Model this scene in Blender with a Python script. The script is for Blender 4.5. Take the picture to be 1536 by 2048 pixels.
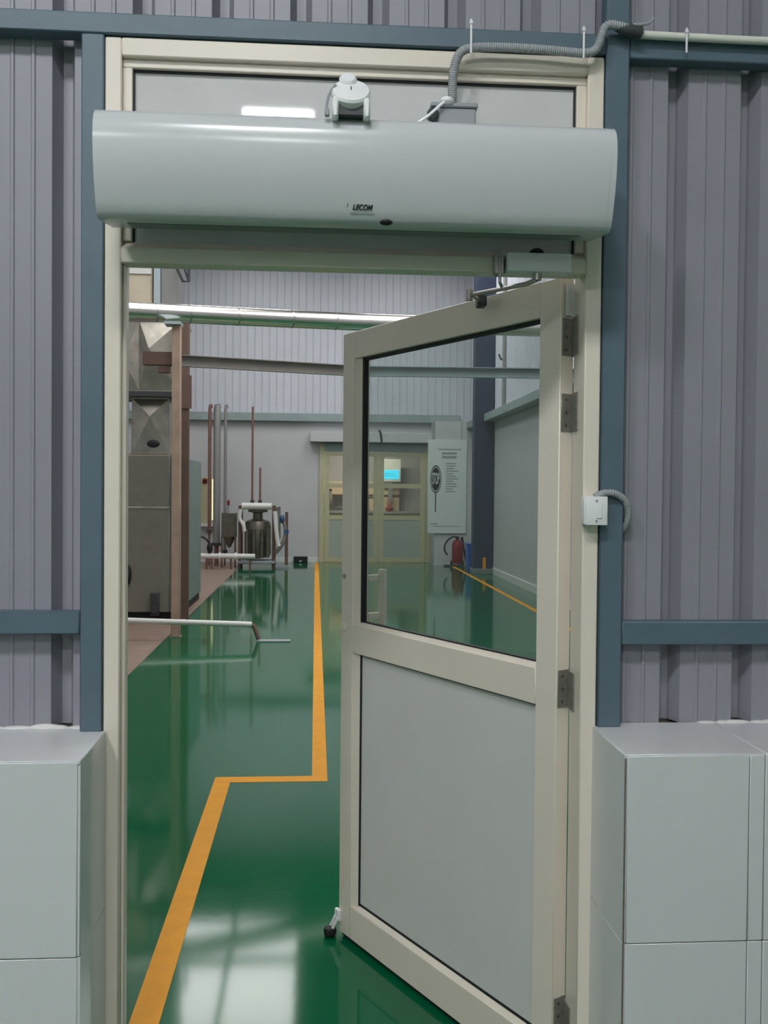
import bpy, bmesh, math, random
from mathutils import Vector, Matrix
for o in list(bpy.data.objects): bpy.data.objects.remove(o, do_unlink=True)
S = bpy.context.scene; COL = S.collection
random.seed(4)
# ------------------------------------------------------------ camera, world, light, exposure
cd = bpy.data.cameras.new('camera'); cam = bpy.data.objects.new('camera', cd); COL.objects.link(cam)
YAW, PITCH, ROLL, FPX = .0716, -.0198, .009, 1911.56
cd.sensor_fit = 'VERTICAL'; cd.sensor_height = 36.0; cd.sensor_width = 27.0
cd.lens = FPX / 2048 * 36.0; cd.clip_start = .05; cd.clip_end = 200
_f = Vector((math.sin(YAW) * math.cos(PITCH), math.cos(YAW) * math.cos(PITCH), math.sin(PITCH)))
_r = Vector((math.cos(YAW), -math.sin(YAW), 0)); _u = _r.cross(_f)
_c, _s = math.cos(ROLL), math.sin(ROLL)
_R, _U = _r * _c + _u * _s, _u * _c - _r * _s
cam.matrix_world = Matrix(((_R.x, _U.x, -_f.x, 0), (_R.y, _U.y, -_f.y, -2.2723), (_R.z, _U.z, -_f.z, 1.55), (0, 0, 0, 1)))
S.camera = cam
W = bpy.data.worlds.new('world'); S.world = W; W.use_nodes = True
W.node_tree.nodes['Background'].inputs[0].default_value = (.8, .9, 1, 1)
W.node_tree.nodes['Background'].inputs[1].default_value = .15
S.view_settings.view_transform = 'Standard'; S.view_settings.look = 'None'
S.view_settings.gamma = 1; S.view_settings.use_curve_mapping = False
S.view_settings.exposure = 0.0
LED_POWER = 61.0        # ceiling LED panels of the near room
SKY_POWER = 6.3         # glow of the hall's roof sheets, most of them unseen and added for light

# ------------------------------------------------------------ materials
def lin(c): return tuple(((v / 255) / 12.92 if v / 255 <= .04045 else ((v / 255 + .055) / 1.055) ** 2.4) for v in c)
def mat(name, rgb, rough=.5, metal=0, noise=0, scale=8, bump=0, bscale=60, spec=.5, coat=0, rvar=0):
    m = bpy.data.materials.new(name); m.use_nodes = True; nt = m.node_tree; b = nt.nodes['Principled BSDF']
    c = lin(rgb); b.inputs['Base Color'].default_value = (*c, 1)
    b.inputs['Roughness'].default_value = rough; b.inputs['Metallic'].default_value = metal
    b.inputs['Specular IOR Level'].default_value = spec
    if coat: b.inputs['Coat Weight'].default_value = coat; b.inputs['Coat Roughness'].default_value = .08
    tc = nt.nodes.new('ShaderNodeTexCoord')
    if noise or rvar:
        n = nt.nodes.new('ShaderNodeTexNoise'); n.inputs['Scale'].default_value = scale; n.inputs['Detail'].default_value = 5
        nt.links.new(tc.outputs['Object'], n.inputs['Vector'])
    if noise:
        r = nt.nodes.new('ShaderNodeValToRGB')
        r.color_ramp.elements[0].position = .3; r.color_ramp.elements[1].position = .7
        r.color_ramp.elements[0].color = (*[v * (1 - noise) for v in c], 1)
        r.color_ramp.elements[1].color = (*[min(1, v * (1 + noise)) for v in c], 1)
        nt.links.new(n.outputs['Fac'], r.inputs['Fac']); nt.links.new(r.outputs['Color'], b.inputs['Base Color'])
    if rvar:
        mr = nt.nodes.new('ShaderNodeMapRange'); mr.inputs['To Min'].default_value = max(.02, rough - rvar); mr.inputs['To Max'].default_value = rough + rvar
        nt.links.new(n.outputs['Fac'], mr.inputs['Value']); nt.links.new(mr.outputs['Result'], b.inputs['Roughness'])
    if bump:
        n2 = nt.nodes.new('ShaderNodeTexNoise'); n2.inputs['Scale'].default_value = bscale; n2.inputs['Detail'].default_value = 3
        nt.links.new(tc.outputs['Object'], n2.inputs['Vector'])
        bp = nt.nodes.new('ShaderNodeBump'); bp.inputs['Strength'].default_value = bump; bp.inputs['Distance'].default_value = .01
        nt.links.new(n2.outputs['Fac'], bp.inputs['Height']); nt.links.new(bp.outputs['Normal'], b.inputs['Normal'])
    return m
def emit(name, rgb, power):
    m = bpy.data.materials.new(name); m.use_nodes = True; b = m.node_tree.nodes['Principled BSDF']
    b.inputs['Base Color'].default_value = (*lin(rgb), 1); b.inputs['Emission Color'].default_value = (*lin(rgb), 1)
    b.inputs['Emission Strength'].default_value = power; return m
def glass(name, tint=(235, 240, 238), refl=.12):
    m = bpy.data.materials.new(name); m.use_nodes = True; nt = m.node_tree; nt.nodes.remove(nt.nodes['Principled BSDF'])
    t = nt.nodes.new('ShaderNodeBsdfTransparent'); t.inputs[0].default_value = (*lin(tint), 1)
    g = nt.nodes.new('ShaderNodeBsdfGlossy'); g.inputs['Roughness'].default_value = .02
    lw = nt.nodes.new('ShaderNodeLayerWeight'); lw.inputs['Blend'].default_value = .5
    pw = nt.nodes.new('ShaderNodeMath'); pw.operation = 'POWER'; pw.inputs[1].default_value = 5; nt.links.new(lw.outputs['Facing'], pw.inputs[0])
    fr = nt.nodes.new('ShaderNodeMath'); fr.operation = 'MULTIPLY_ADD'; fr.inputs[1].default_value = .95; fr.inputs[2].default_value = .045; nt.links.new(pw.outputs[0], fr.inputs[0])
    mx = nt.nodes.new('ShaderNodeMixShader'); out = nt.nodes['Material Output']
    nt.links.new(fr.outputs[0], mx.inputs[0]); nt.links.new(t.outputs[0], mx.inputs[1]); nt.links.new(g.outputs[0], mx.inputs[2])
    nt.links.new(mx.outputs[0], out.inputs['Surface']); return m
M = dict(
    clad=mat('lilac_grey_steel_sheet', (146, 145, 154), .42, noise=.05, scale=3),
    blue=mat('blue_grey_enamel', (88, 107, 119), .45, noise=.06, scale=9, bump=.05),
    cream=mat('cream_powder_coat', (230, 220, 205), .3, noise=.02, scale=6),
    unit=mat('white_enamel_casing', (200, 202, 203), .2, noise=.01, scale=4),
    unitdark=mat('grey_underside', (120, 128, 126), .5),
    panel=mat('grey_laminate_panel', (214, 213, 210), .35, noise=.02, scale=5),
    transom=mat('grey_glossy_board', (206, 206, 205), .035, noise=.05, scale=5, spec=.5),
    tile=mat('pale_glazed_tile', (212, 214, 214), .12, noise=.02, scale=2, spec=.45),
    ledge=mat('white_glazed_ledge', (214, 214, 216), .25, noise=.02),
    grout=mat('dirty_grout', (110, 105, 98), .9, noise=.2, scale=40),
    mortar=mat('white_mortar', (225, 224, 220), .9, bump=.4),
    green=mat('green_epoxy_floor', (4, 92, 57), .075, noise=.05, scale=1.2, bump=.03, bscale=3, spec=.42, rvar=.03),
    yellow=mat('yellow_line_paint', (222, 150, 6), .5, noise=.06, scale=12, spec=.25),
    brown=mat('brown_concrete', (148, 126, 113), .4, noise=.12, scale=4),
    wsheet=mat('white_steel_sheet', (206, 208, 216), .4, noise=.03, scale=2),
    plaster=mat('off_white_plaster', (196, 197, 198), .6, noise=.04, scale=1.5),
    skirt=mat('white_skirting', (222, 222, 220), .4),
    roof=mat('grey_roof_sheet', (120, 124, 126), .6, noise=.05),
    ledgeg=mat('green_grey_girt', (150, 164, 164), .5, noise=.08, scale=3),
    navy=mat('navy_steel_column', (44, 56, 78), .5, noise=.12, scale=3),
    plinth=mat('grey_concrete_plinth', (112, 124, 120), .7, noise=.1),
    silver=mat('polished_aluminium_cladding', (222, 218, 212), .27, metal=1, bump=.12, bscale=7),
    galv=mat('galvanised_sheet', (176, 170, 160), .34, metal=.85, noise=.22, scale=5, bump=.3, bscale=4),
    steel=mat('brushed_steel', (176, 174, 170), .34, metal=1),
    hinge=mat('worn_hinge_steel', (142, 138, 130), .45, metal=.35, noise=.15, scale=60),
    oven=mat('grey_brown_hammered_paint', (124, 120, 110), .5, noise=.08, scale=5),
    ovenside=mat('grey_green_paint', (134, 148, 144), .45, noise=.06, scale=4),
    dark=mat('black_rubber', (24, 25, 28), .6),
    darkgrey=mat('dark_grey_plastic', (62, 64, 66), .55),
    pink=mat('weathered_pinkish_post', (176, 150, 132), .55, noise=.14, scale=6),
    brownst=mat('brown_primer_steel', (108, 84, 74), .6, noise=.12, scale=6),
    beam=mat('taupe_steel_channel', (142, 136, 130), .5, noise=.08, scale=5),
    cpipe=mat('white_pvc', (226, 226, 214), .35),
    flex=mat('grey_flexible_conduit', (160, 163, 165), .6),
    greybox=mat('grey_plastic_box', (150, 154, 158), .5),
    wplast=mat('white_plastic', (236, 236, 236), .3),
    olive=mat('olive_frame_paint', (190, 185, 152), .45, noise=.05),
    dpanel=mat('grey_green_door_board', (166, 174, 164), .45),
    banner=mat('white_vinyl_board', (214, 222, 220), .45),
    ink=mat('black_print', (30, 34, 36), .6), greyink=mat('grey_print', (150, 156, 156), .6), greenink=mat('green_print', (96, 130, 96), .6),
    red=mat('red_enamel', (128, 22, 32), .35), bluebin=mat('blue_plastic', (28, 96, 190), .4),
    rbrown=mat('rust_brown_pipe', (128, 92, 80), .55, noise=.15, scale=9),
    gpipe=mat('grey_pipe', (150, 148, 146), .4, metal=.3),
    whitep=mat('white_pipe', (222, 220, 216), .35), tanks=mat('dull_stainless', (120, 116, 106), .35, metal=.7, noise=.2, scale=7),
    bluev=mat('blue_valve_paint', (60, 92, 130), .4), orange=mat('orange_red_leaf', (190, 70, 40), .5),
    peach=mat('peach_laminate', (226, 204, 178), .5), roomw=mat('room_grey_wall', (176, 176, 180), .6),
    cyan=emit('cyan_screen', (60, 205, 245), 1.4), lit=emit('lit_window_strip', (236, 240, 190), .9),
    led=emit('led_diffuser', (250, 252, 255), LED_POWER), sky=emit('translucent_roof_sheet', (248, 248, 248), SKY_POWER),
    roomled=emit('room_tube', (255, 238, 215), 85.0),
    glass=glass('clear_glass'), beige=mat('beige_insulated_duct', (200, 188, 166), .55, noise=.1, scale=3),
    ltblue=mat('light_blue_paint', (176, 190, 196), .5), strip=mat('gap_glare_white', (225, 228, 230), .3))  # strip: white put in for the brightness showing through the hinge gap

# ------------------------------------------------------------ mesh helpers
class MB:
    def __init__(s): s.bm = bmesh.new()
    def box(s, x0, x1, y0, y1, z0, z1, bev=0, seg=1):
        t = bmesh.new(); bmesh.ops.create_cube(t, size=1)
        for v in t.verts: v.co = Vector(((x0 + x1) / 2 + v.co.x * (x1 - x0), (y0 + y1) / 2 + v.co.y * (y1 - y0), (z0 + z1) / 2 + v.co.z * (z1 - z0)))
        if bev: bmesh.ops.bevel(t, geom=list(t.edges), offset=bev, segments=seg, affect='EDGES', profile=.5)
        return s.add(t)
    def add(s, t, mx=None):
        me = bpy.data.meshes.new('tmp'); t.to_mesh(me); t.free()
        if mx: me.transform(mx)
        s.bm.from_mesh(me); bpy.data.meshes.remove(me); return s
    def cyl(s, a, b, r, r2=None, n=16):
        a, b = Vector(a), Vector(b); d = b - a; t = bmesh.new()
        bmesh.ops.create_cone(t, cap_ends=True, segments=n, radius1=r, radius2=r if r2 is None else r2, depth=d.length)
        q = d.to_track_quat('Z', 'Y').to_matrix().to_4x4()
        return s.add(t, Matrix.Translation((a + b) / 2) @ q)
    def sph(s, c, r, sc=(1, 1, 1)):
        t = bmesh.new(); bmesh.ops.create_uvsphere(t, u_segments=16, v_segments=10, radius=r)
        return s.add(t, Matrix.Translation(c) @ Matrix.Diagonal((*sc, 1)))
    def tube(s, pts, r, n=10, smooth=0):
        P = [Vector(p) for p in pts]; n0 = len(P)
        for _ in range(smooth):
            Q = [P[0]]
            for a, b in zip(P, P[1:]): Q += [a * .75 + b * .25, a * .25 + b * .75]
            P = Q + [P[-1]]
        bm = s.bm; rings = []; up = None
        for i, p in enumerate(P):
            d = (P[min(i + 1, len(P) - 1)] - P[max(i - 1, 0)]).normalized()
            if up is None: up = d.orthogonal().normalized()
            up = (up - d * up.dot(d)).normalized(); w = d.cross(up)
            rr = r
            if isinstance(r, (list, tuple)):
                q = i * (n0 - 1) / (len(P) - 1); k0 = min(int(q), n0 - 2); rr = r[k0] + (r[k0 + 1] - r[k0]) * (q - k0)
            rings.append([bm.verts.new(p + (up * math.cos(2 * math.pi * k / n) + w * math.sin(2 * math.pi * k / n)) * rr) for k in range(n)])
        for a, b in zip(rings, rings[1:]):
            for k in range(n): bm.faces.new((a[k], a[(k + 1) % n], b[(k + 1) % n], b[k]))
        bm.faces.new(rings[0][::-1]); bm.faces.new(rings[-1]); return s
    def prism(s, poly, ax, a, b):
        """closed 2D polygon extruded along axis ax ('x','y','z') from a to b"""
        f = {'x': lambda u, v, w: (w, u, v), 'y': lambda u, v, w: (u, w, v), 'z': lambda u, v, w: (u, v, w)}[ax]
        A = [s.bm.verts.new(f(u, v, a)) for u, v in poly]; B = [s.bm.verts.new(f(u, v, b)) for u, v in poly]; n = len(poly)
        for k in range(n): s.bm.faces.new((A[k], A[(k + 1) % n], B[(k + 1) % n], B[k]))
        s.bm.faces.new(A[::-1]); s.bm.faces.new(B); return s
    def lathe(s, prof, c, n=24):
        bm = s.bm; c = Vector(c); rings = [[bm.verts.new(c + Vector((r * math.cos(2 * math.pi * k / n), r * math.sin(2 * math.pi * k / n), z))) for k in range(n)] for r, z in prof]
        for a, b in zip(rings, rings[1:]):
            for k in range(n): bm.faces.new((a[k], a[(k + 1) % n], b[(k + 1) % n], b[k]))
        bm.faces.new(rings[0][::-1]); bm.faces.new(rings[-1]); return s
    def build(s, name, m, parent=None, smooth=False):
        bmesh.ops.recalc_face_normals(s.bm, faces=s.bm.faces)
        me = bpy.data.meshes.new(name); s.bm.to_mesh(me); s.bm.free(); me.materials.append(M[m] if isinstance(m, str) else m)
        o = bpy.data.objects.new(name, me); COL.objects.link(o)
        if parent: o.parent = parent
        if smooth:
            me.polygons.foreach_set('use_smooth', [True] * len(me.polygons))
            try: me.set_sharp_from_angle(angle=math.radians(38))
            except Exception: pass
        return o
def tag(o, label, cat, group=None, kind=None):
    o['label'] = label; o['category'] = cat
    if group: o['group'] = group
    if kind: o['kind'] = kind
    return o
def empty(name, loc=(0, 0, 0), rz=0):
    o = bpy.data.objects.new(name, None); COL.objects.link(o); o.location = loc; o.rotation_euler = (0, 0, rz); o.empty_display_size = .1; return o
def struct(name, label, cat, loc=(0, 0, 0), rz=0): return tag(empty(name, loc, rz), label, cat, kind='structure')
def box(name, m, parent, x0, x1, y0, y1, z0, z1, bev=0, seg=1):
    return MB().box(x0, x1, y0, y1, z0, z1, bev, seg).build(name, m, parent, smooth=bool(bev))
def text(name, body, size, m, parent, loc, rot, sx=1, shear=0, depth=.0006):
    c = bpy.data.curves.new(name, 'FONT'); c.body = body; c.size = size; c.align_x = 'CENTER'; c.align_y = 'CENTER'; c.extrude = depth; c.shear = shear; c.offset = size * .02
    t = bpy.data.objects.new('tmp', c); COL.objects.link(t); bpy.context.view_layer.update()
    me = bpy.data.meshes.new_from_object(t.evaluated_get(bpy.context.evaluated_depsgraph_get())); bpy.data.objects.remove(t)
    me.name = name; me.materials.clear(); me.materials.append(M[m]); me.transform(Matrix.Diagonal((sx, 1, 1, 1)))
    o = bpy.data.objects.new(name, me); COL.objects.link(o); o.parent = parent; o.location = loc; o.rotation_euler = rot; return o

# ============================================================ SETTING
XR, YF, ZR = 3.45, 19.0, 7.0        # hall: right wall, far wall, roof
floor = tag(MB().box(-6, 5.5, -8, YF + 3.2, -.12, 0).build('floor', 'green'), 'glossy green epoxy floor running through the doorway', 'floor', kind='structure')
LINE = dict(bev=0)
box('floor_marking', 'yellow', floor, -.008, .075, 2.835, 18.9, 0, .0015)
box('floor_marking', 'yellow', floor, -.53, -.008, 2.835, 2.935, 0, .0015)
box('floor_marking', 'yellow', floor, -.53, -.443, -.3, 2.835, 0, .0015)
box('floor_marking', 'yellow', floor, 2.9, 2.97, 1.5, 17.9, 0, .0015)
box('concrete_strip', 'brown', floor, -5.9, -1.56, 5.0, 18.95, 0, .002)

# ---- partition wall with steel cladding, seen from the near room
wf = struct('wall_front', 'lilac grey ribbed steel cladding with blue grey steel framing around the doorway', 'wall')
PIT = .185; G = [(0, 0), (.015, .045), (.037, .045), (.052, 0), (.088, 0), (.091, -.0035), (.097, -.0035), (.1, 0), (.136, 0), (.139, -.0035), (.145, -.0035), (.148, 0)]
def sheet(name, m, parent, x0, n, pit, prof, z0, z1, y, clip=None, th=.001, fn=None):
    """ribbed sheet made of n pitches; fn maps (along, depth) to x, y"""
    pts = []
    for k in range(n):
        for dx, dy in prof: pts.append((x0 + k * pit + dx, y + dy))
    pts.append((x0 + n * pit, y))
    if clip:
        lo, hi = clip; out = []
        for a, b in zip(pts, pts[1:]):
            for e in (lo, hi):
                if a[0] < e < b[0]: 
                    t = (e - a[0]) / (b[0] - a[0]); out.append((e, a[1] + t * (b[1] - a[1])))
            if lo <= b[0] <= hi: out.append(b)
        if lo <= pts[0][0] <= hi: out.insert(0, pts[0])
        pts = sorted(out)
    if len(pts) < 2: return None
    mb = MB(); bm = mb.bm; fn = fn or (lambda a, d: (a, d))
    f = [[bm.verts.new((*fn(a, d + o), z)) for a, d in pts] for o in (0, th) for z in (z0, z1)]
    for i in range(len(pts) - 1):
        bm.faces.new((f[0][i], f[0][i + 1], f[1][i + 1], f[1][i])); bm.faces.new((f[2][i], f[3][i], f[3][i + 1], f[2][i + 1]))
        bm.faces.new((f[0][i], f[2][i], f[2][i + 1], f[0][i + 1])); bm.faces.new((f[1][i], f[1][i + 1], f[3][i + 1], f[3][i]))
    for i in (0, -1): bm.faces.new((f[0][i], f[1][i], f[3][i], f[2][i]))
    return mb.build(name, m, parent)
YC = .04; X0 = -.624
for k in range(-3, 4):                                   # sheets five ribs wide; the doorway is cut out of them
    sx = X0 + PIT * (3 + 5 * k); yk = YC + (.0015 if k % 2 else 0)
    for lo, hi, z0, z1 in ((-3.9, -.52, .985, 2.62), (.72, 4.4, .985, 2.62), (-3.9, 4.4, 2.62, 5.0)):
        a, b = max(lo, sx), min(hi, sx + 5 * PIT)
        if b - a > .01: sheet('cladding_sheet', 'clad', wf, sx, 5, PIT, G, z0, z1, yk, clip=(a, b))
for x0, x1, z0, z1 in ((-6, -.475, 0, ZR), (.67, 5.5, 0, ZR), (-.475, .67, 2.6, ZR)):
    box('wall_core', 'plaster', wf, x0, x1, .10, .16, z0, z1)
box('post', 'blue', wf, -.546, -.4945, -.006, YC, .985, 2.604, .003)
box('post', 'blue', wf, .687, .744, -.006, YC, .985, 4.9, .003)
box('rail', 'blue', wf, -3.9, .686, -.008, YC, 2.604, 2.652, .003)
box('rail', 'blue', wf, .745, 4.4, -.004, YC, 2.6, 2.652, .003)
box('rail', 'blue', wf, -3.9, -.547, -.004, YC, 1.214, 1.267, .003)
box('rail', 'blue', wf, .745, 4.4, -.004, YC, 1.186, 1.243, .003)

# ---- tiled half walls
def dado(name, label, side):
    w = struct(name, label, 'wall'); s = -1 if side < 0 else 1
    xe = -.486 if side < 0 else .676
    xo = -3.9 if side < 0 else 4.4
    rnd = lambda a, b: (min(a, b), max(a, b))
    box('wall_core', 'grout', w, *rnd(xe + s * .008, xo), -.242, .1, 0, .977)
    cuts = [xe, -.80, -1.20, -1.60, -2.0, -2.4, xo] if side < 0 else [xe, .955, .99, 1.39, 1.79, 2.19, 2.59, xo]
    zc = [0, .165, .571, .985]
    g = .0012
    for a, b in zip(cuts, cuts[1:]):
        x0, x1 = rnd(a, b)
        for z0, z1 in zip(zc, zc[1:]):
            ee = .006 if (a == cuts[0]) else g
            box('tile', 'tile', w, x0 + (ee if s > 0 and a == xe else g), x1 - (ee if s < 0 and a == xe else g), -.25, -.241, z0 + g, z1 - (.003 if z1 > .9 else g), .0012)
    for z0, z1 in zip(zc, zc[1:]): box('tile', 'tile', w, *rnd(xe, xe + s * .009), -.246, .0, z0 + g, z1 - .001, .0012)
    lc = [xe, xe + s * .315, xe + s * .72, xe + s * 1.12, xo] 
    for a, b in zip(lc, lc[1:]):
        x0, x1 = rnd(a, b); box('ledge_tile', 'ledge', w, x0 + .0006, x1 - .0006, -.248, YC - .002, .976, .986, .0015)
    if s > 0: box('joint', 'grout', w, xe - .0004, xe + .0022, -.2506, -.246, 0, .977)
    # mortar smeared where the cladding meets the ledge
    mb = MB(); x = xe + s * (.03 if s < 0 else .30)
    while abs(x - xe) < 2.4:
        l = random.uniform(.03, .07); h = random.uniform(.003, .011)
        mb.sph((x, YC - .004, .986), 1, (l * .6, .012, h)); x += s * l
    mb.build('mortar_fillet', 'mortar', w, True)
    return w
dado('wall_left', 'pale tiled half wall with white ledge left of the open door', -1)
dado('wall_right', 'pale tiled half wall with dark joints behind the door hinges', 1)

# ---- door frame with transom
tf = struct('trim_1', 'cream aluminium door frame with a grey transom board over the doorway', 'door frame')
box('jamb', 'cream', tf, -.4935, -.456, 0, .055, 0, 2.601, .003)
box('jamb', 'cream', tf, .645, .6845, 0, .1, 0, 2.601, .003)
box('door_stop', 'cream', tf, -.456, -.447, .022, .055, 0, 2.08, .002)
box('top_bar', 'cream', tf, -.456, .645, 0, .055, 2.558, 2.601, .003)
box('header', 'cream', tf, -.456, .645, 0, .055, 2.081, 2.118, .003)
MB().prism([(.004, 2.118), (.03, 2.136), (.05, 2.136), (.05, 2.118)], 'x', -.456, .645).build('header_bead', 'cream', tf)
box('glazing_bead', 'cream', tf, -.456, .645, .016, .05, 2.538, 2.558, .002)
box('glazing_bead', 'cream', tf, -.456, -.434, .016, .05, 2.136, 2.538, .002)
box('glazing_bead', 'cream', tf, .622, .645, .016, .05, 2.136, 2.538, .002)
gk = MB()
gk.box(-.434, .622, .027, .034, 2.533, 2.538); gk.box(-.434, -.430, .027, .034, 2.136, 2.533); gk.box(.617, .622, .027, .034, 2.136, 2.533)
gk.build('gasket', 'dark', tf)
box('transom_board', 'transom', tf, -.434, .622, .032, .045, 2.136, 2.538)

# ---- open door leaf, hinged on the right jamb
LA = math.radians(-61.2)
dl = struct('door_1', 'cream aluminium door leaf swung open, glazed above and grey panel below', 'door', (.611, .100, 0), LA)
L = -1.077; ZB, ZT2 = .02, 2.097
box('stile', 'cream', dl, -.078, 0, 0, .045, ZB, ZT2, .002)
box('stile', 'cream', dl, L, -1.003, 0, .045, ZB, ZT2, .002)
box('top_rail', 'cream', dl, -1.003, -.078, 0, .045, 2.005, ZT2, .002)
box('middle_rail', 'cream', dl, -1.003, -.078, 0, .045, 1.004, 1.10, .002)
box('bottom_rail', 'cream', dl, -1.003, -.078, 0, .045, ZB, .132, .002)
for z0, z1, top in ((1.10, 2.005, 1), (.132, 1.004, 0)):
    MB().prism([(-1.003, .004), (-.968, .014), (-.968, .04), (-1.003, .04)], 'z', z0, z1).build('glazing_bead', 'cream', dl)
    MB().prism([(-.078, .008), (-.084, .014), (-.084, .04), (-.078, .04)], 'z', z0, z1).build('glazing_bead', 'cream', dl)
    MB().prism([(.004, z0), (.016, z0 + .012), (.04, z0 + .012), (.04, z0)], 'x', -.968, -.084).build('glazing_bead', 'cream', dl)
    g = MB(); gw = .010 if top else .006
    g.box(-.968, -.968 + gw, .012, .03, z0 + .012, z1); g.box(-.087, -.084, .014, .03, z0 + .012, z1)
    g.box(-.968, -.084, .014, .03, z1 - (.009 if top else .006), z1); g.box(-.968, -.084, .015, .03, z0 + .012, z0 + .016 + (.004 if not top else 0)); g.build('gasket', 'dark', dl)
box('glass_pane', 'glass', dl, -.968, -.084, .020, .025, 1.112, 2.0)
box('lower_panel', 'panel', dl, -.968, -.084, .017, .027, .144, 1.0)
for z in (1.9, 1.71, 1.01, .17):
    h = MB(); h.box(.0005, .003, .004, .043, z, z + .095, .0006); h.cyl((.004, .049, z), (.004, .049, z + .095), .0065, n=12)
    h = h.build('hinge', 'hinge', dl, True)
    for q in (.015, .047, .08): MB().cyl((.003, .018, z + q), (.0042, .018, z + q), .004, n=8).build('screw', 'steel', h, True)
    fp = MB().box(.6415, .6455, .052, .1, z, z + .095, .0006).build('hinge_plate', 'hinge', tf)
lk = MB(); lk.box(L - .003, L + .012, .004, .03, 1.10, 1.285, .001); lk = lk.build('lock_plate', 'cream', dl)
MB().cyl((-1.055, .004, 1.262), (-1.055, -.006, 1.262), .008, n=14).build('keyhole', 'steel', dl, True)
box('latch_catch', 'cream', dl, -1.066, -1.045, -.007, .002, 1.072, 1.098, .002)
hd = MB(); hd.box(-.975, -.935, .085, .097, 1.10, 1.29, .003); hd.box(-.985, -.965, .045, .09, 1.12, 1.14); hd.box(-.985, -.965, .045, .09, 1.25, 1.27)
hd.build('pull_handle', 'cream', dl)
ds = MB(); ds.box(-1.085, -1.055, -.014, .0, .06, .10, .003); ds.cyl((-1.078, -.012, .075), (-1.098, -.022, .03), .006, n=10); ds.cyl((-1.062, -.012, .072), (-1.08, -.024, .03), .006, n=10)
ds = ds.build('door_stopper', 'wplast', dl, True)
MB().lathe([(.010, .0), (.021, .004), (.023, .015), (.021, .028), (.012, .034)], (-1.092, -.026, .002)).build('rubber_foot', 'dark', ds, True)
box('added_gap_blocker', 'dark', dl, L + .004, -.004, .012, .036, .004, .021)  # added dark bar blocking the bright reflection under the leaf
box('painted_gap_glare', 'strip', dl, .004, .012, .012, .04, 2.0, 2.08)  # white piece paints in the bright far view between leaf and jamb

# ---- far hall shell
wb = struct('wall_back', 'far hall wall of white ribbed steel over plain plaster', 'wall')
ZL = 3.11
for x0, x1, z0, z1 in ((-6, .08, 0, ZL), (2.53, XR, 0, ZL), (.08, 2.53, 2.64, ZL)): box('plaster_wall', 'plaster', wb, x0, x1, YF, YF + .12, z0, z1)
GF = [(0, 0), (.006, -.022), (.014, -.022), (.02, 0)]
for k in range(10): sheet('cladding_sheet', 'wsheet', wb, -6 + k * .96, 6, .16, GF, ZL, ZR, YF + .02, clip=(-6 + k * .96, min(XR, -6 + (k + 1) * .96)))
box('wall_core', 'plaster', wb, -6, XR, YF + .05, YF + .12, ZL, ZR)
box('pilaster', 'plaster', wb, 2.56, 3.40, 18.24, YF, 0, ZL)
tag(box('baseboard_back', 'skirt', None, -5.9, .07, YF - .02, YF, 0, .11), 'white skirting along the far plaster wall', 'skirting', kind='structure')
wr = struct('wall_east', 'pale hall side wall seen through the door glass', 'wall')
box('plaster_wall', 'plaster', wr, XR, XR + .12, .16, YF + .12, 0, 2.95)
for k in range(20): sheet('cladding_sheet', 'wsheet', wr, .2 + k * .96, 6, .16, [(0, 0), (.012, -.02), (.03, -.02), (.042, 0)], 2.95, ZR, 0, clip=(.2 + k * .96, min(YF, .2 + (k + 1) * .96)), fn=lambda a, d: (XR + .02 + d, a))
box('wall_core', 'plaster', wr, XR + .05, XR + .12, .16, YF + .12, 2.95, ZR)
tag(box('baseboard_east', 'skirt', None, XR - .02, XR, .2, 18.9, 0, .12), 'white skirting along the hall side wall', 'skirting', kind='structure')
tag(box('wall_west', 'plaster', None, -6.12, -6, -8, YF + .12, 0, ZR), 'plain left side wall of the hall', 'wall', kind='structure')
t2 = struct('trim_2', 'grey green steel girt running along the far wall', 'girt'); box('girt', 'ledgeg', t2, -5.9, 3.2, YF - .16, YF - .01, ZL, 3.29, .01)
t3 = struct('trim_3', 'grey green steel girt running along the hall side wall', 'girt'); box('girt', 'ledgeg', t3, 3.24, XR, 1.0, 18.8, 2.95, 3.1, .01)
ce = struct('ceiling', 'grey sheet hall roof with translucent skylight sheets, most of them added for light', 'ceiling')
SK = [(-2.5, -.3, 12.7, 16.7), (-2.5, -.3, 3.0, 9.0), (1.0, 3.0, 3.0, 9.0), (1.0, 3.0, 12.7, 16.7)]  # first entry mirrors in the floor; the others are unseen, added for light
xs = sorted({-6, XR + .12, *[v for s_ in SK for v in s_[:2]]}); ys = sorted({.1, YF + .12, *[v for s_ in SK for v in s_[2:]]})
rf = MB()
for a, b in zip(xs, xs[1:]):
    for c, d in zip(ys, ys[1:]):
        if not any(s_[0] <= a and b <= s_[1] and s_[2] <= c and d <= s_[3] for s_ in SK): rf.box(a, b, c, d, ZR, ZR + .05)
rf.build('roof_sheet', 'roof', ce)
for s_ in SK: box('skylight', 'sky', ce, *s_, ZR + .01, ZR + .03)
for y in (4.5, 7.0, 10.5, 14.9, 17.5): box('purlin', 'roof', ce, -6, XR, y, y + .12, ZR - .16, ZR)
box('purlin', 'roof', ce, -1.55, -1.47, .2, YF, ZR - .1, ZR)

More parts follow.
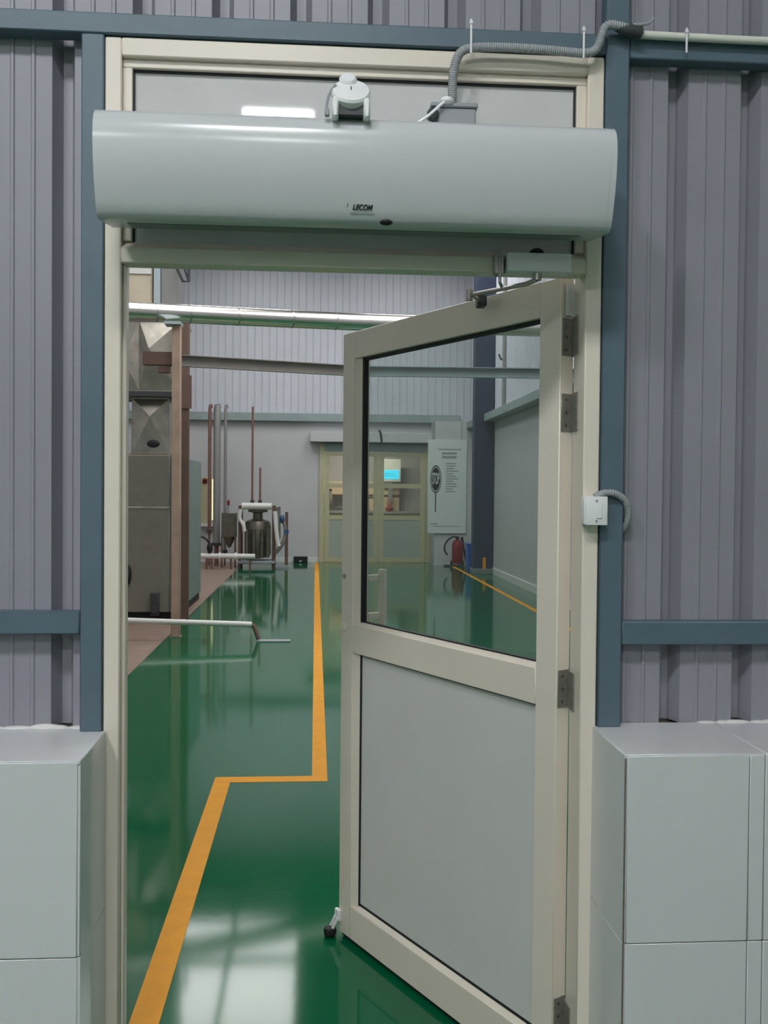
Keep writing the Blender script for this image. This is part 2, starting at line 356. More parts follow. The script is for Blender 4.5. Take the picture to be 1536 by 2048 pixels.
# ---- near room shell and its LED panels
c2 = struct('ceiling_near', 'plain white ceiling over the near room', 'ceiling'); box('slab', 'skirt', c2, -6, 5.5, -8, .1, 5.0, 5.1)
tag(box('wall_rear', 'skirt', None, -6, 5.5, -8.12, -8, 0, 5), 'plain white wall behind the photographer', 'wall', kind='structure')
tag(box('wall_near_right', 'skirt', None, 5.5, 5.62, -8, .1, 0, 5), 'plain white right wall of the near room', 'wall', kind='structure')
for i, (x, y) in enumerate([(-2.1, -2.9), (-.35, -2.9), (-2.1, -6.4), (-.35, -6.4)]):
    t = tag(empty('ceiling_light', (x, y, 4.86)), 'square white LED ceiling panel over the near room', 'ceiling light', 'LED ceiling panels')
    box('frame', 'wplast', t, -.33, .33, -.33, .33, .02, .14, .005); box('diffuser', 'led', t, -.3, .3, -.3, .3, 0, .02)

# ============================================================ NEAR THINGS
# ---- air curtain
ac = tag(empty('air_curtain', (.085, -.04, 2.128)), 'long white air curtain unit mounted above the doorway', 'air curtain')
prof = [(-.04, 2.347), (-.20, 2.349), (-.222, 2.345), (-.236, 2.331), (-.243, 2.31), (-.2445, 2.28), (-.240, 2.24), (-.231, 2.20), (-.216, 2.158), (-.207, 2.138), (-.198, 2.1305), (-.186, 2.128), (-.04, 2.150)]
prof = [(a + .04, b - 2.128) for a, b in prof]
MB().prism(prof, 'x', -.537, .543).build('casing', 'unit', ac, True)
pe = [(a * .994, b) for a, b in prof]
MB().prism(pe, 'x', -.551, -.537).build('end_cap', 'unit', ac, True); MB().prism(pe, 'x', .543, .557).build('end_cap', 'unit', ac, True)
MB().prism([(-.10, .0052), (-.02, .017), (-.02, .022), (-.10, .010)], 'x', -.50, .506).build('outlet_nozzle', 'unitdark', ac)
MB().sph((.062, -.168, .0045), 1, (.014, .012, .006)).build('sensor_eye', 'dark', ac, True)
text('logo', 'LECOM', .0155, 'ink', ac, (.0095, -.1782, .032), (math.radians(109), 0, 0), .82, .3)
MB().box(-.023, -.021, -.1805, -.1788, .033, .041).build('logo_mark', 'greenink', ac)
MB().box(-.016, .036, -.1749, -.1738, .0215, .0226).build('logo_underline', 'greyink', ac)
# ---- plug socket on its front edge
so = tag(empty('plug_socket', (.068, -.232, 2.342)), 'white round plug socket with cap standing on the air curtain edge', 'socket')
TI = Matrix.Translation((0, -.006, .05)) @ Matrix.Rotation(math.radians(54), 4, 'X')
t = MB(); t.lathe([(.034, -.03), (.036, -.016), (.036, -.012), (.0405, -.01), (.0415, .004), (.038, .009), (.02, .011)], (0, 0, 0), 28); b_ = t.build('lid', 'wplast', so, True); b_.data.transform(TI)
t = MB(); t.lathe([(.019, -.02), (.019, .012), (.015, .017)], (-.006, .034, 0), 18); k_ = t.build('cap_knob', 'wplast', so, True); k_.data.transform(TI)
t = MB(); t.box(-.001, .001, -.004, .008, .0105, .0125); k_ = t.build('lid_notch', 'darkgrey', so); k_.data.transform(TI)
t = MB(); t.box(-.040, -.026, -.03, .02, -.008, .035, .004); t.box(.026, .040, -.03, .02, -.008, .035, .004); t.box(-.04, .04, .0, .03, .004, .035, .004); t.build('body', 'wplast', so, True)
box('socket_recess', 'darkgrey', so, -.026, .026, -.022, .0, .0, .03)
t = MB(); t.tube([(-.032, -.008, .066), (-.046, -.01, .048), (-.052, -.012, .02), (-.05, -.012, .008)], .003, 8, 1); t.box(-.055, -.045, -.018, -.006, -.002, .014, .002); t.build('clip', 'greybox', so, True)
# ---- junction box, conduit, PVC pipe, ties
jb = tag(empty('junction_box', (.306, -.06, 2.348)), 'grey junction box behind the air curtain with conduit entering on top', 'junction box')
box('box', 'greybox', jb, -.046, .054, -.025, .055, 0, .085, .003); box('lid', 'greybox', jb, -.05, .058, -.03, .06, .085, .095, .002)
t = MB(); t.tube([(-.012, -.034, .1), (-.03, -.036, .085), (-.06, -.04, .055), (-.1, -.04, .03)], .0035, 8, 2); t.sph((-.014, -.03, .098), 1, (.016, .012, .009)); t.build('white_wire', 'wplast', jb, True)
t = MB(); t.sph((-.046, -.03, .065), 1, (.014, .01, .016)); t.build('gland', 'darkgrey', jb, True)
def ribbed(path, r, n, smooth):
    P = [Vector(p) for p in path]
    for _ in range(smooth):
        Q = [P[0]]
        for a, b in zip(P, P[1:]): Q += [a * .75 + b * .25, a * .25 + b * .75]
        P = Q + [P[-1]]
    out = []
    for a, b in zip(P, P[1:]):
        m_ = max(1, int((b - a).length / .0025))
        out += [a.lerp(b, i / m_) for i in range(m_)]
    out.append(P[-1])
    return MB().tube(out, [r * (1 if i % 2 else .86) for i in range(len(out))], n)
fc = [(.313, -.03, 2.445), (.312, -.03, 2.50), (.315, -.03, 2.55), (.330, -.03, 2.588), (.365, -.03, 2.598), (.45, -.03, 2.600), (.55, -.03, 2.598), (.63, -.03, 2.592), (.656, -.032, 2.602), (.666, -.034, 2.636), (.675, -.034, 2.66), (.70, -.034, 2.662), (.765, -.03, 2.648)]
tag(ribbed(fc, .011, 10, 2).build('flexible_conduit', 'flex', None, True), 'grey corrugated flexible conduit bending over the door frame', 'conduit')
t = tag(empty('frayed_tape', (.72, -.03, 2.65)), 'black frayed tape wrapped on the conduit end beside the white pipe', 'tape')
w_ = MB(); w_.tube([(-.02, 0, .012), (0, 0, .004), (.02, 0, .002), (.044, 0, -.003)], [.009, .0135, .0145, .0125], 10, 1); w_.build('wrap', 'darkgrey', t, True)
w_ = MB(); w_.tube([(.02, -.004, .012), (.048, -.004, .016), (.066, -.004, .022), (.072, -.004, .034)], [.006, .0045, .003, .0015], 8, 1); w_.build('loose_end', 'flex', t, True)
tag(MB().tube([(.755, -.02, 2.648), (1.0, -.02, 2.646), (2.2, -.02, 2.648), (4.2, -.02, 2.648)], .0095, 14).build('conduit_pipe', 'cpipe', None, True), 'cream PVC conduit pipe tied along the blue steel rail', 'pipe')
def tie(x, z, zt, lbl, y=-.045):
    t = tag(empty('cable_tie', (x, y, z)), lbl, 'cable tie'); m_ = MB(); m_.box(-.0022, .0022, -.001, .001, -.024, zt); m_.build('strap', 'wplast', t)
    box('tie_head', 'wplast', t, -.004, .004, -.003, .003, zt - .012, zt - .005, .001)
tie(.353, 2.60, .055, 'white cable tie on the conduit above the junction box')
tie(.62, 2.60, .05, 'white cable tie on the conduit beside the blue post')
tie(.872, 2.628, .034, 'white cable tie holding the cream PVC pipe to the rail', -.034)
# ---- switch with cable loop
sw = tag(empty('wall_switch', (.667, -.028, 1.512)), 'white surface switch box on the hinge side of the door frame', 'switch')
box('back_box', 'wplast', sw, -.028, .026, -.006, .027, -.033, .033, .003, 2); fp_ = box('face_plate', 'wplast', sw, -.025, .0275, -.012, -.005, -.034, .0345, .002, 2)
box('rocker', 'wplast', fp_, .0, .013, -.0145, -.011, -.018, .016, .001)
for z in (-.024, .024): MB().cyl((-.0, -.0135, z), (.0, -.0115, z), .0028, n=10).build('screw', 'greybox', fp_, True)
lp = [(.668, -.018, 1.545), (.69, -.02, 1.556), (.715, -.02, 1.556), (.742, -.012, 1.543), (.758, -.004, 1.518), (.760, .006, 1.49), (.752, .02, 1.468), (.742, .034, 1.455)]
tag(ribbed(lp, .009, 10, 2).build('cable_loop', 'flex', None, True), 'grey flexible cable looping from the white switch behind the post', 'cable')
# ---- door closer
dc = tag(empty('door_closer', (.52, 0, 2.1)), 'white overhead door closer with a jointed steel arm on the door head', 'door closer')
box('body', 'wplast', dc, -.075, .079, -.044, 0, -.026, .019, .004, 2); box('end_bracket', 'steel', dc, -.103, -.08, -.03, 0, -.03, .018, .002)
MB().sph((-.002, -.03, .019), 1, (.018, .013, .014)).build('adjuster_cap', 'dark', dc, True)
MB().cyl((0, -.024, -.026), (0, -.024, -.042), .011, n=14).build('spindle', 'steel', dc, True)
am = MB(); am.tube([(0, -.024, -.04), (-.02, .0, -.046), (-.13, .17, -.04)], .006, 8); am.tube([(-.13, .17, -.054), (-.13, .17, -.026)], .009, 10); am.build('main_arm', 'steel', dc, True)
am = MB(); am.tube([(-.13, .17, -.036), (-.075, .32, -.025)], .0055, 8); am.build('fore_arm', 'steel', dc, True)
am = MB(); am.box(-.085, -.06, .305, .345, -.04, -.008, .003); am.cyl((-.075, .30, -.025), (-.075, .33, -.025), .011, n=12); am.build('arm_shoe', 'darkgrey', dc, True)
am = MB(); am.tube([(-.09, -.03, .012), (-.09, -.03, -.05), (-.083, -.02, -.058)], .004, 8); am.build('hold_rod', 'steel', dc, True)

# ============================================================ HALL THINGS
# ---- oven cabinet
cb = tag(empty('oven_cabinet', (-2.5, 10.5, 0)), 'tall grey brown steel oven cabinet on the brown floor', 'cabinet')
box('body', 'ovenside', cb, -.9, .85, -1.17, 1.2, .1, 1.98, .01); box('plinth', 'dark', cb, -.88, .83, -1.15, 1.18, 0.002, .1)
box('door', 'oven', cb, -.85, .76, -1.2, -1.17, 1.36, 1.98, .008); od = box('door', 'oven', cb, -.85, .76, -1.2, -1.17, .1, 1.34, .008)
box('edge_trim', 'galv', cb, .775, .85, -1.19, -1.17, .1, 1.98, .004)
box('door_seam', 'galv', cb, -.85, .76, -1.205, -1.172, 1.335, 1.362, .003)
t = MB(); t.sph((.27, -1.22, .55), 1, (.05, .05, .13)); t.build('handle', 'dark', od, True)
t = MB(); t.cyl((.6, -1.2, .15), (.6, -1.3, .15), .05); t.box(.55, .65, -1.27, -1.2, .06, .34, .01); t.build('drain_valve', 'darkgrey', cb, True)
t = MB(); t.cyl((.85, -.6, 1.1), (.88, -.6, 1.1), .03); t.build('push_button', 'red', cb, True)
# ---- exhaust duct above it
du = tag(empty('exhaust_duct', (-2.08, 10.2, 1.985)), 'creased galvanised exhaust duct rising from the oven cabinet', 'duct')
def frus(x0, x1, z0, X0_, X1_, z1, d0, d1):
    t = bmesh.new(); A = [t.verts.new(v) for v in ((x0, -d0, z0), (x1, -d0, z0), (x1, d0, z0), (x0, d0, z0))]; B = [t.verts.new(v) for v in ((X0_, -d1, z1), (X1_, -d1, z1), (X1_, d1, z1), (X0_, d1, z1))]
    for k in range(4): t.faces.new((A[k], A[(k + 1) % 4], B[(k + 1) % 4], B[k]))
    t.faces.new(A[::-1]); t.faces.new(B); m_ = MB(); m_.add(t); return m_
nk = frus(-.24, .24, 0, -.23, .23, .76, .24, .24); nk = nk.build('neck', 'galv', du)
MB().sph((.04, -.262, .16), 1, (.08, .02, .05)).build('inspection_hole', 'dark', nk, True)
box('neck_flange', 'rbrown', du, -.26, .26, -.26, .26, .0, .03)
frus(-.42, .38, .80, -.42, .38, 1.68, .4, .4).build('hood', 'galv', du)
def crossbreak(name, x0, x1, z0, z1, y, cx_, cz_, d):
    mb = MB(); A = [mb.bm.verts.new((x, y, z)) for x, z in ((x0, z0), (x1, z0), (x1, z1), (x0, z1))]; c_ = mb.bm.verts.new((cx_, y - d, cz_))
    for k in range(4): mb.bm.faces.new((A[k], A[(k + 1) % 4], c_))
    mb.bm.faces.new(A[::-1]); mb.build(name, 'galv', du)
crossbreak('hood_sheet', -.41, -.12, .82, 1.66, -.402, -.3, 1.2, .05); crossbreak('hood_sheet', -.11, .37, .82, 1.66, -.402, .02, 1.32, .10); crossbreak('neck_sheet', -.22, .22, .06, .72, -.242, .0, .5, .06); box('hood_flange', 'darkgrey', du, -.44, .40, -.42, .42, .74, .80)
box('top_flange', 'galv', du, -.46, .42, -.44, .44, 1.68, 1.73, .01)
up = tag(empty('ventilation_stack', (-2.35, 10.6, 3.72)), 'beige insulated ventilation stack above the exhaust duct', 'duct')
box('stack', 'beige', up, -.55, .26, -.5, .4, 0, 3.2, .02); box('strap_sheet', 'skirt', up, -.02, .25, -.52, -.5, .58, 1.4)
box('corner_post', 'ltblue', up, .28, .36, -.5, -.4, 0, 3.2); box('side_panel', 'gpipe', up, .37, .57, -.45, .2, 0, 3.2)
br = tag(empty('pipe_bracket', (-1.69, 10.0, 4.2)), 'dark angular steel bracket hanging beside the ventilation stack', 'bracket')
t = MB(); t.tube([(-.085, 0, .55), (-.085, 0, .18), (.0, 0, 0), (.075, 0, 0), (.08, 0, .55)], .018, 6); t.tube([(.07, 0, .01), (-.03, 0, .3), (-.03, 0, .55)], .015, 6); t.build('bar', 'darkgrey', br)
box('hanger', 'darkgrey', br, -.12, .10, -.03, .03, .55, .6); t = MB(); t.cyl((0, 0, .6), (0, 0, ZR - 4.2), .012, n=8); t.build('rod', 'darkgrey', br)
# ---- silver pipe across the hall
sp = tag(empty('insulated_pipe', (-2.0, 8.0, 3.44)), 'shiny aluminium clad pipe crossing high over the hall', 'pipe')
pa = [(-1.6, -.55, -.03), (0, 0, 0), (2.376, 1.0, .118), (4.65, 1.0, .09), (5.2, 1.0, .085)]
MB().tube(pa, .1, 24).build('cladding', 'silver', sp, True)
for f_ in (.12, .26, .47, .72, .93):
    p0 = Vector(pa[1]).lerp(Vector(pa[2]), f_); d_ = (Vector(pa[2]) - Vector(pa[1])).normalized(); MB().tube([p0 - d_ * .008, p0 + d_ * .008], .1025, 24).build('band', 'steel', sp, True)
for x_ in (2.9, 3.8): MB().tube([(x_, 1.0, .112 - .0123 * (x_ - 2.376)), (x_ + .016, 1.0, .112 - .0123 * (x_ - 2.376))], .1025, 24).build('band', 'steel', sp, True)
# ---- steel beams of the pipe rack
def chan(name, m, a, b, h, w, label, group=None):
    a, b = Vector(a), Vector(b); d = b - a; l = Vector((d.x, d.y)).length; r = empty(name, a, math.atan2(d.y, d.x)); tag(r, label, 'beam', group)
    mm = MB(); sl = d.z / l
    for y0, y1, z0, z1 in ((0, .008, 0, h), (-w, 0, 0, .01), (-w, 0, h - .01, h)):
        t = bmesh.new(); bmesh.ops.create_cube(t, size=1)
        for v in t.verts:
            X = l * (v.co.x + .5); v.co = Vector((X, y0 + (y1 - y0) * (v.co.y + .5), z0 + (z1 - z0) * (v.co.z + .5) + sl * X))
        mm.add(t)
    mm.build('channel', m, r); return r
chan('pipe_rack_beam', 'beam', (-1.76, 8.2, 2.905), (.34, 9.1, 2.935), .125, .06, 'taupe steel channel beam leaving the pinkish post below the silver pipe')
chan('pipe_rack_beam', 'ledgeg', (.34, 9.12, 2.934), (3.44, 9.12, 2.95), .12, .06, 'green grey steel channel beam behind the door glass below the silver pipe')
t = tag(empty('rack_post', (-1.474, 8.0, 0)), 'pinkish weathered square post standing on the green floor', 'post'); box('shaft', 'pink', t, -.046, .046, -.046, .046, .012, 3.30, .006); box('base_plate', 'beam', t, -.06, .06, -.06, .06, 0.002, .012); box('cap_plate', 'ltblue', t, -.12, .05, -.1, .1, 3.3, 3.33)
t = tag(empty('rack_post', (-1.584, 9.5, 0)), 'dark brown steel post just behind the pinkish post', 'post'); box('shaft', 'brownst', t, -.045, .045, -.045, .045, .012, 3.62, .004); box('base_plate', 'brownst', t, -.055, .055, -.055, .055, 0.002, .012); box('knee_bracket', 'brownst', t, -.04, .08, -.06, -.045, 2.55, 2.95)
t = tag(empty('rack_cross_arm', (-1.76, 8.1, 2.86)), 'short rusty cross arm stub on the pinkish post', 'bracket'); box('stub', 'brownst', t, -.08, .24, -.05, .05, .03, .17, .004); box('gusset', 'brownst', t, .08, .2, -.04, .04, -.05, .03)
# ---- low guard pipe
gp = tag(empty('guard_rail', (-1.9, 7.7, 0)), 'low silver guard pipe bent down to the green floor', 'rail')
MB().tube([(-2.6, .1, .26), (0, 0, .215), (1.1, 0, .178), (1.25, 0, .172)], .03, 14).build('pipe', 'whitep', gp, True)
MB().tube([(1.25, 0, .17), (1.275, -.01, .155), (1.32, -.02, .02)], .022, 12).build('bent_leg', 'brownst', gp, True)
box('floor_plate', 'greybox', gp, 1.30, 1.65, -.07, .05, .0, .012, .003)
t = MB(); t.tube([(-1.2, .1, 0), (-1.2, .1, .24)], .025, 10); t.build('leg', 'whitep', gp, True)
# ---- wall pipes at the far left
for i, (x, r, zb, mt, lb) in enumerate(((-2.21, .035, .72, 'rbrown', 'thin rust brown riser pipe beside the lit strip window'), (-2.06, .075, .45, 'gpipe', 'thick grey riser pipe in the row by the far wall'), (-1.885, .032, .30, 'gpipe', 'thin grey riser pipe next to the thick grey riser'))):
    t = tag(empty('riser_pipe', (x, 17.9, zb)), lb, 'pipe', 'riser pipes by the far wall')
    h = 3.35 - zb; m_ = MB(); m_.tube([(0, 0, 0), (0, 0, h - .1), (.005, 0, h), (.03, 0, h + .02), (.045, 0, h - .06)], [r, r, r * .8, r * .6, r * .5], 12); m_.build('pipe', mt, t, True)
    box('flange', 'darkgrey', t, -r - .018, r + .018, -r - .018, r + .018, -.03, .03); m_ = MB(); m_.cyl((0, 0, 0), (0, 0, -zb), r * .6); m_.build('foot', 'rbrown', t, True)
for x, z0, z1, lb in ((-1.30, 1.33, 3.30, 'tall thin rust brown rod pipe above the filter skid'), (-1.14, 1.33, 2.05, 'short thin rust brown rod pipe above the filter skid')):
    t = tag(empty('vent_rod', (x, 17.55, z0)), lb, 'pipe'); m_ = MB(); m_.cyl((0, 0, 0), (0, 0, z1 - z0), .022, n=10); m_.build('rod', 'rbrown', t, True); MB().cyl((0, 0, -.02), (0, 0, .05), .04, n=10).build('collar', 'darkgrey', t, True)
# ---- filter skid
sk = tag(empty('filter_skid', (-1.18, 17.5, 0)), 'stainless filter skid with tank and white header pipe', 'machine')
for x in (-.35, .33): 
    for y in (-.25, .25): MB().tube([(x, y, .004), (x, y, 1.27)], .028, 8).build('leg', 'brownst', sk, True)
MB().tube([(-.31, -.25, 1.26), (.29, -.25, 1.26)], .07, 14).build('header_pipe', 'whitep', sk, True)
MB().lathe([(.02, .18), (.24, .22), (.27, .3), (.27, .85), (.24, .95), (.1, 1.0), (.1, 1.12), (.2, 1.14), (.2, 1.2)], (0, 0, 0), 20).build('tank', 'tanks', sk, True)
for x in (-.2, -.06, .1, .22): MB().tube([(x, -.29, .22), (x, -.29, .8)], .035, 10).build('filter_tube', 'tanks', sk, True)
MB().tube([(-.33, -.3, 1.2), (-.36, -.3, 1.0), (-.27, -.32, .9), (-.25, -.32, .75)], .04, 10, 1).build('elbow_pipe', 'whitep', sk, True)
MB().tube([(.36, -.28, 1.16), (.38, -.3, .9), (.42, -.3, .5), (.45, -.3, .45)], .045, 10, 1).build('elbow_pipe', 'whitep', sk, True)
box('base_tray', 'greybox', sk, -.38, .36, -.34, .34, .09, .15, .01)
st = tag(empty('pump_stand', (-.66, 17.45, 0)), 'thin pipe stand with blue valve and round hose beside the filter skid', 'machine')
MB().tube([(.07, 0, .004), (.07, 0, 1.14)], .032, 10).build('pole', 'brownst', st, True)
MB().tube([(-.14, 0, .95), (-.13, 0, 1.22), (-.08, 0, 1.25), (-.07, 0, .6)], .024, 8).build('loop_pipe', 'steel', st, True)
t = MB(); t.tube([(-.05, 0, 1.05), (.04, 0, .9), (.06, 0, .7), (.0, 0, .5), (-.1, 0, .36), (-.16, 0, .3)], .04, 10, 2); t.build('hose', 'gpipe', st, True)
MB().sph((-.02, -.03, 1.0), 1, (.05, .05, .09)).build('valve', 'bluev', st, True); MB().cyl((.07, -.05, .74), (.07, .05, .74), .05).build('clamp', 'bluev', st, True)
box('base', 'greybox', st, -.14, .11, -.2, .2, .0, .05)
cx = tag(empty('control_box', (-1.76, 17.5, 0)), 'grey control box on thin legs left of the filter skid', 'control box')
box('case', 'tanks', cx, -.15, .15, -.12, .12, .62, 1.12, .01); t = MB(); t.lathe([(.02, .4), (.05, .45), (.13, .62)], (0, 0, 0), 14); t.build('hopper', 'tanks', cx, True)
for x in (-.14, .13): MB().tube([(x, -.1, .004), (x, -.1, .64)], .018, 8).build('leg', 'brownst', cx, True)
t = MB(); t.cyl((-.02, 0, 1.12), (-.02, 0, 1.27), .02); t.build('beacon_stem', 'greybox', cx, True); t = MB(); t.lathe([(.028, 0), (.03, .07), (.018, .11)], (-.02, 0, 1.27), 12); t.build('beacon', 'red', cx, True)
mp = tag(empty('manifold_pipe', (-1.7, 17.0, 0)), 'low white manifold pipe on short red brown feet', 'pipe')
MB().tube([(-.75, 0, .27), (-.42, 0, .26), (-.1, 0, .26), (.5, 0, .255)], .055, 12).build('pipe', 'whitep', mp, True)
for x in (-.46, -.36, .02, .4): MB().tube([(x, 0, .002), (x, 0, .25)], .022, 8).build('foot', 'rbrown', mp, True)
for x in (-.2, .12): MB().tube([(x - .02, 0, .26), (x + .02, 0, .26)], .075, 14).build('coupling', 'wplast', mp, True)
t = MB(); t.sph((-.4, 0, .42), 1, (.06, .06, .11)); t.tube([(-.4, 0, .3), (-.4, 0, .5), (-.48, 0, .62), (-.62, 0, .66)], .02, 8, 1); t.build('valve', 'dark', mp, True)
# ---- lit strip window, alarm box, black box at the far wall
w1 = struct('window_1', 'olive framed narrow window with lit strip on far wall', 'window')
box('window_frame', 'olive', w1, -2.62, -2.16, YF - .06, YF, .85, 1.86, .006); box('pane', 'lit', w1, -2.27, -2.2, YF - .07, YF - .055, .92, 1.82); box('sill', 'skirt', w1, -2.7, -2.1, YF - .14, YF, .78, .85, .006)
fa = tag(empty('fire_alarm', (-2.42, YF - .1, 1.78)), 'small dark red alarm box on the olive window frame', 'alarm'); box('case', 'red', fa, -.05, .05, 0, .04, -.05, .05, .01); t = MB(); t.cyl((0, -.012, 0), (0, 0, 0), .025); t.build('button', 'dark', fa, True)
bb = tag(empty('rodent_box', (-.32, YF - .12, 0)), 'small black box on the floor against the far white skirting', 'box'); box('case', 'dark', bb, -.15, .15, -.08, .08, 0, .12, .01); box('lid', 'darkgrey', bb, -.155, .155, -.085, .085, .12, .135, .004); box('entry_hole', 'greybox', bb, -.03, .03, -.082, -.078, .02, .06)
# ---- far double door and the room behind it
d2 = struct('door_2', 'olive framed double door with glass lights at the end of the hall', 'door', (0, YF - .05, 0))
box('jamb', 'olive', d2, .08, .19, -.02, .12, 0, 2.64, .004); box('jamb', 'olive', d2, 2.45, 2.56, -.02, .12, 0, 2.64, .004); box('head', 'ledgeg', d2, .19, 2.45, -.02, .12, 2.46, 2.64, .004)
for a, b in ((.195, 1.395), (1.405, 2.445)):
    lf = MB(); lf.box(a, a + .11, 0, .045, .02, 2.45); lf.box(b - .11, b, 0, .045, .02, 2.45); lf.box(a + .11, b - .11, 0, .045, 2.36, 2.45); lf.box(a + .11, b - .11, 0, .045, 1.66, 1.76); lf.box(a + .11, b - .11, 0, .045, .95, 1.05); lf.box(a + .11, b - .11, 0, .045, .02, .12)
    lf = lf.build('leaf', 'olive', d2)
    box('lower_panel', 'dpanel', lf, a + .11, b - .11, .01, .03, .12, .95); box('glass_pane', 'glass', lf, a + .11, b - .11, .018, .024, 1.05, 1.66); box('glass_pane', 'glass', lf, a + .11, b - .11, .018, .024, 1.76, 2.36)
t4 = struct('trim_4', 'pale canopy ledge above the far double door', 'canopy'); box('slab', 'plaster', t4, -.13, 2.56, YF - .3, YF, 2.66, 2.88, .01)
ca = tag(MB().tube([(1.38, YF - .32, 2.93), (1.42, YF - .33, 2.85), (1.44, YF - .32, 2.66)], .02, 8, 1).build('hanging_cable', 'dark', None, True), 'short black cable dangling over the canopy ledge', 'cable')
RY = YF + .12
for nm, lb, ct_, bx_ in (('wall_inner_rear', 'grey rear wall of the room behind the far double door', 'wall', (-1, 3.2, 22, 22.1, 0, 3)), ('wall_inner_left', 'grey left wall of the room behind the far double door', 'wall', (-1.1, -1, RY, 22.1, 0, 3)),
                         ('wall_inner_right', 'grey right wall of the room behind the far double door', 'wall', (3.2, 3.3, RY, 22.1, 0, 3)), ('ceiling_inner', 'grey ceiling of the room behind the far double door', 'ceiling', (-1.1, 3.3, RY, 22.1, 3, 3.1))):
    tag(box(nm, 'roomw', None, *bx_), lb, ct_, kind='structure')
t = tag(empty('tube_light', (1.2, 20.4, 2.9)), 'tube light on the ceiling of the room behind the far door', 'ceiling light'); box('body', 'wplast', t, -.65, .65, -.06, .06, .05, .1); box('tube', 'roomled', t, -.6, .6, -.05, .05, .0, .05)
mo = tag(empty('wall_monitor', (1.86, 21.5, 1.78)), 'flat monitor with a glowing cyan screen behind the far door', 'monitor')
box('casing', 'wplast', mo, -.26, .26, 0, .06, .05, .62, .01); sc_ = box('screen', 'cyan', mo, -.21, .21, -.006, 0, .12, .345); box('stand', 'greybox', mo, -.05, .05, .02, .06, -.7, .05)
for z in (.195, .255): box('screen_line', 'bluev', sc_, -.17, .12, -.008, -.006, z, z + .008)
ct = tag(empty('counter', (1.4, 21.6, 0)), 'grey topped counter in the room behind the far door', 'counter'); box('top', 'roomw', ct, -1.9, 1.6, -.3, .35, 1.04, 1.09, .005); box('front', 'peach', ct, -1.9, 1.6, -.25, .35, .002, 1.04)
cu = tag(empty('machine_housing', (1.75, 21.86, 1.09)), 'peach coloured machine housing on the counter under the cyan monitor', 'machine'); box('case', 'peach', cu, -.42, .36, -.12, .1, 0, .62, .02); box('slot', 'brownst', cu, -.05, .38, -.13, -.12, .36, .42)
cu = tag(empty('wall_cupboard', (.55, 21.8, 1.5)), 'long peach wall cupboard behind the left far door leaf', 'cupboard'); box('case', 'peach', cu, -.6, .95, -.1, .18, 0, .33, .01); box('rail', 'brownst', cu, -.6, .95, -.11, -.1, -.04, 0)
cu = tag(empty('steel_flask', (.36, 21.45, 1.09)), 'tall shiny steel flask on the counter behind the far door', 'flask'); MB().lathe([(.07, 0), (.08, .02), (.08, .34), (.04, .42), (.035, .5)], (0, 0, 0), 18).build('body', 'steel', cu, True); MB().lathe([(.04, .5), (.04, .55)], (0, 0, 0), 14).build('stopper', 'dark', cu, True)
cu = tag(empty('potted_plant', (1.83, 21.4, 1.09)), 'small red orange spiky plant on the counter below the screen', 'plant'); MB().lathe([(.06, 0), (.1, .05), (.11, .1), (.09, .11)], (0, 0, 0), 14).build('pot', 'orange', cu, True)
for k in range(6):
    a = k * 1.05; MB().cyl((0.02 * math.cos(a), .02 * math.sin(a), .1), (.1 * math.cos(a), .06 * math.sin(a), .26 + .05 * (k % 3)), .015, .002, 6).build('leaf', 'orange', cu, True)
# ---- column, bin, extinguisher, banner
co = tag(empty('steel_column', (3.25, 16.2, 0)), 'dark navy steel column in the far corner of the hall', 'column')
box('shaft', 'navy', co, -.19, .19, -.15, .15, .1, ZR - .17, .004); box('plinth', 'plinth', co, -.199, .199, -.22, .22, 0, .1, .005); box('corner_guard', 'yellow', co, -.01, .05, -.16, -.15, .1, .32)
rp = tag(empty('wall_conduit', (XR - .04, 15.0, 3.1)), 'thin grey conduit clipped to the side wall beside the navy column', 'conduit'); MB().tube([(0, 0, 0), (0, 0, 3.8)], .035, 10).build('pipe', 'gpipe', rp, True); MB().tube([(-.1, 0, 1.0), (-.06, 0, .9), (0, 0, .9)], .016, 8, 1).build('clip', 'darkgrey', rp, True)
bi = tag(empty('waste_bin', (3.17, 16.75, 0)), 'tall blue plastic bin tucked behind the navy column', 'bin'); frus(-.12, .12, .01, -.14, .14, .53, .12, .14).build('body', 'bluebin', bi); box('rim', 'bluebin', bi, -.155, .155, -.155, .155, .53, .56, .006); box('base', 'bluebin', bi, -.115, .115, -.115, .115, 0, .012)
ex = tag(empty('fire_extinguisher', (3.03, 17.95, 0)), 'dark red trolley fire extinguisher with black hose under the stop banner', 'fire extinguisher')
MB().lathe([(.10, .06), (.12, .09), (.12, .46), (.09, .54), (.04, .57)], (0, 0, 0), 20).build('cylinder', 'red', ex, True); MB().lathe([(.035, .57), (.045, .6), (.03, .64)], (0, 0, 0), 14).build('valve', 'dark', ex, True)
MB().tube([(0, -.02, .62), (-.12, -.03, .64), (-.26, -.04, .52), (-.30, -.04, .36), (-.22, -.04, .24)], .018, 8, 2).build('hose', 'dark', ex, True)
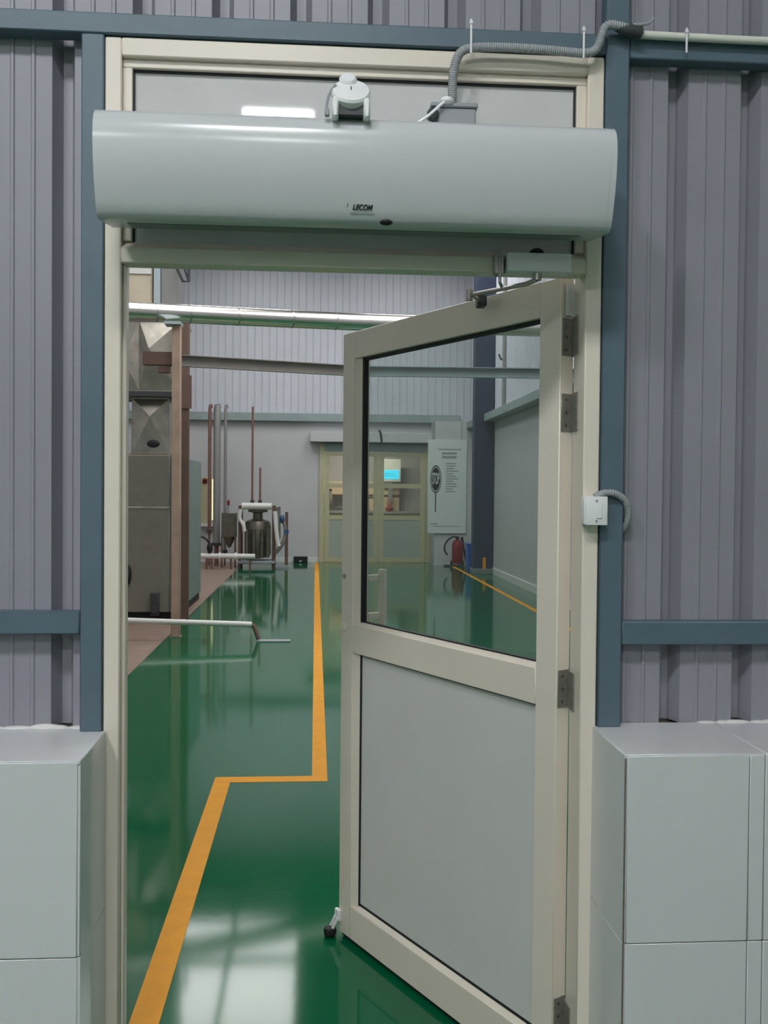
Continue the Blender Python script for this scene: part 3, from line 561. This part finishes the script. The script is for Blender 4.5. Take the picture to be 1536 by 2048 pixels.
MB().tube([(.1, .06, .62), (.13, .04, .4), (.22, -.02, .05)], .03, 8).build('trolley_bar', 'dark', ex, True)
for x in (-.12, .12): MB().cyl((x - .02, .04, .061), (x + .02, .04, .061), .06, n=16).build('wheel', 'dark', ex, True)
t = MB(); t.box(-.28, .12, -.1, .12, .001, .03); t.build('base_plate', 'darkgrey', ex)
bn = tag(empty('stop_banner', (2.83, 18.2, .69)), 'white stop sign banner board hanging beside the far double door', 'banner')
box('board', 'banner', bn, -.42, .42, 0, .03, 0, 2.02, .004)
def disc(name, m, x, z, rx, rz, y, rin=0):
    mb = MB(); n = 32; bm = mb.bm
    if rin:
        A = [[bm.verts.new((x + rx * s_ * math.cos(2 * math.pi * k / n), y, z + rz * s_ * math.sin(2 * math.pi * k / n))) for k in range(n)] for s_ in (1, rin)]
        for k in range(n): bm.faces.new((A[0][k], A[0][(k + 1) % n], A[1][(k + 1) % n], A[1][k]))
    else: bm.faces.new([bm.verts.new((x + rx * math.cos(2 * math.pi * k / n), y, z + rz * math.sin(2 * math.pi * k / n))) for k in range(n)])
    return mb.build(name, m, bn)
disc('sign_ring', 'ink', -.25, 1.17, .122, .30, -.002, .9); disc('sign_face', 'ink', -.25, 1.17, .098, .25, -.002)
text('sign_text', 'STOP', .34, 'banner', bn, (-.25, -.004, 1.17), (math.radians(90), 0, 0), .19)
s_ = text; box('sign_stick', 'ink', bn, -.262, -.24, -.003, 0, .46, .87)
def lines(name, rows): 
    mb = MB()
    for x0, x1, z, h in rows: mb.box(x0, x1, -.003, 0, z, z + h)
    mb.build(name, 'greyink', bn)
lines('heading_print', [(-.2, .3, 1.80, .025), (-.12, .2, 1.70, .05), (-.12, .2, 1.62, .05)])
random.seed(9); lines('body_print', [(-.03, random.uniform(.12, .26), 1.5 - k * .055, .022) for k in range(12)]); lines('footer_print', [(-.36, -.2, .2, .02), (-.3, .3, .15, .012)])
for x in (-.3, .3): MB().cyl((x, .02, 2.02), (x, .02, 2.42), .006, n=6).build('hanging_cord', 'greybox', bn)
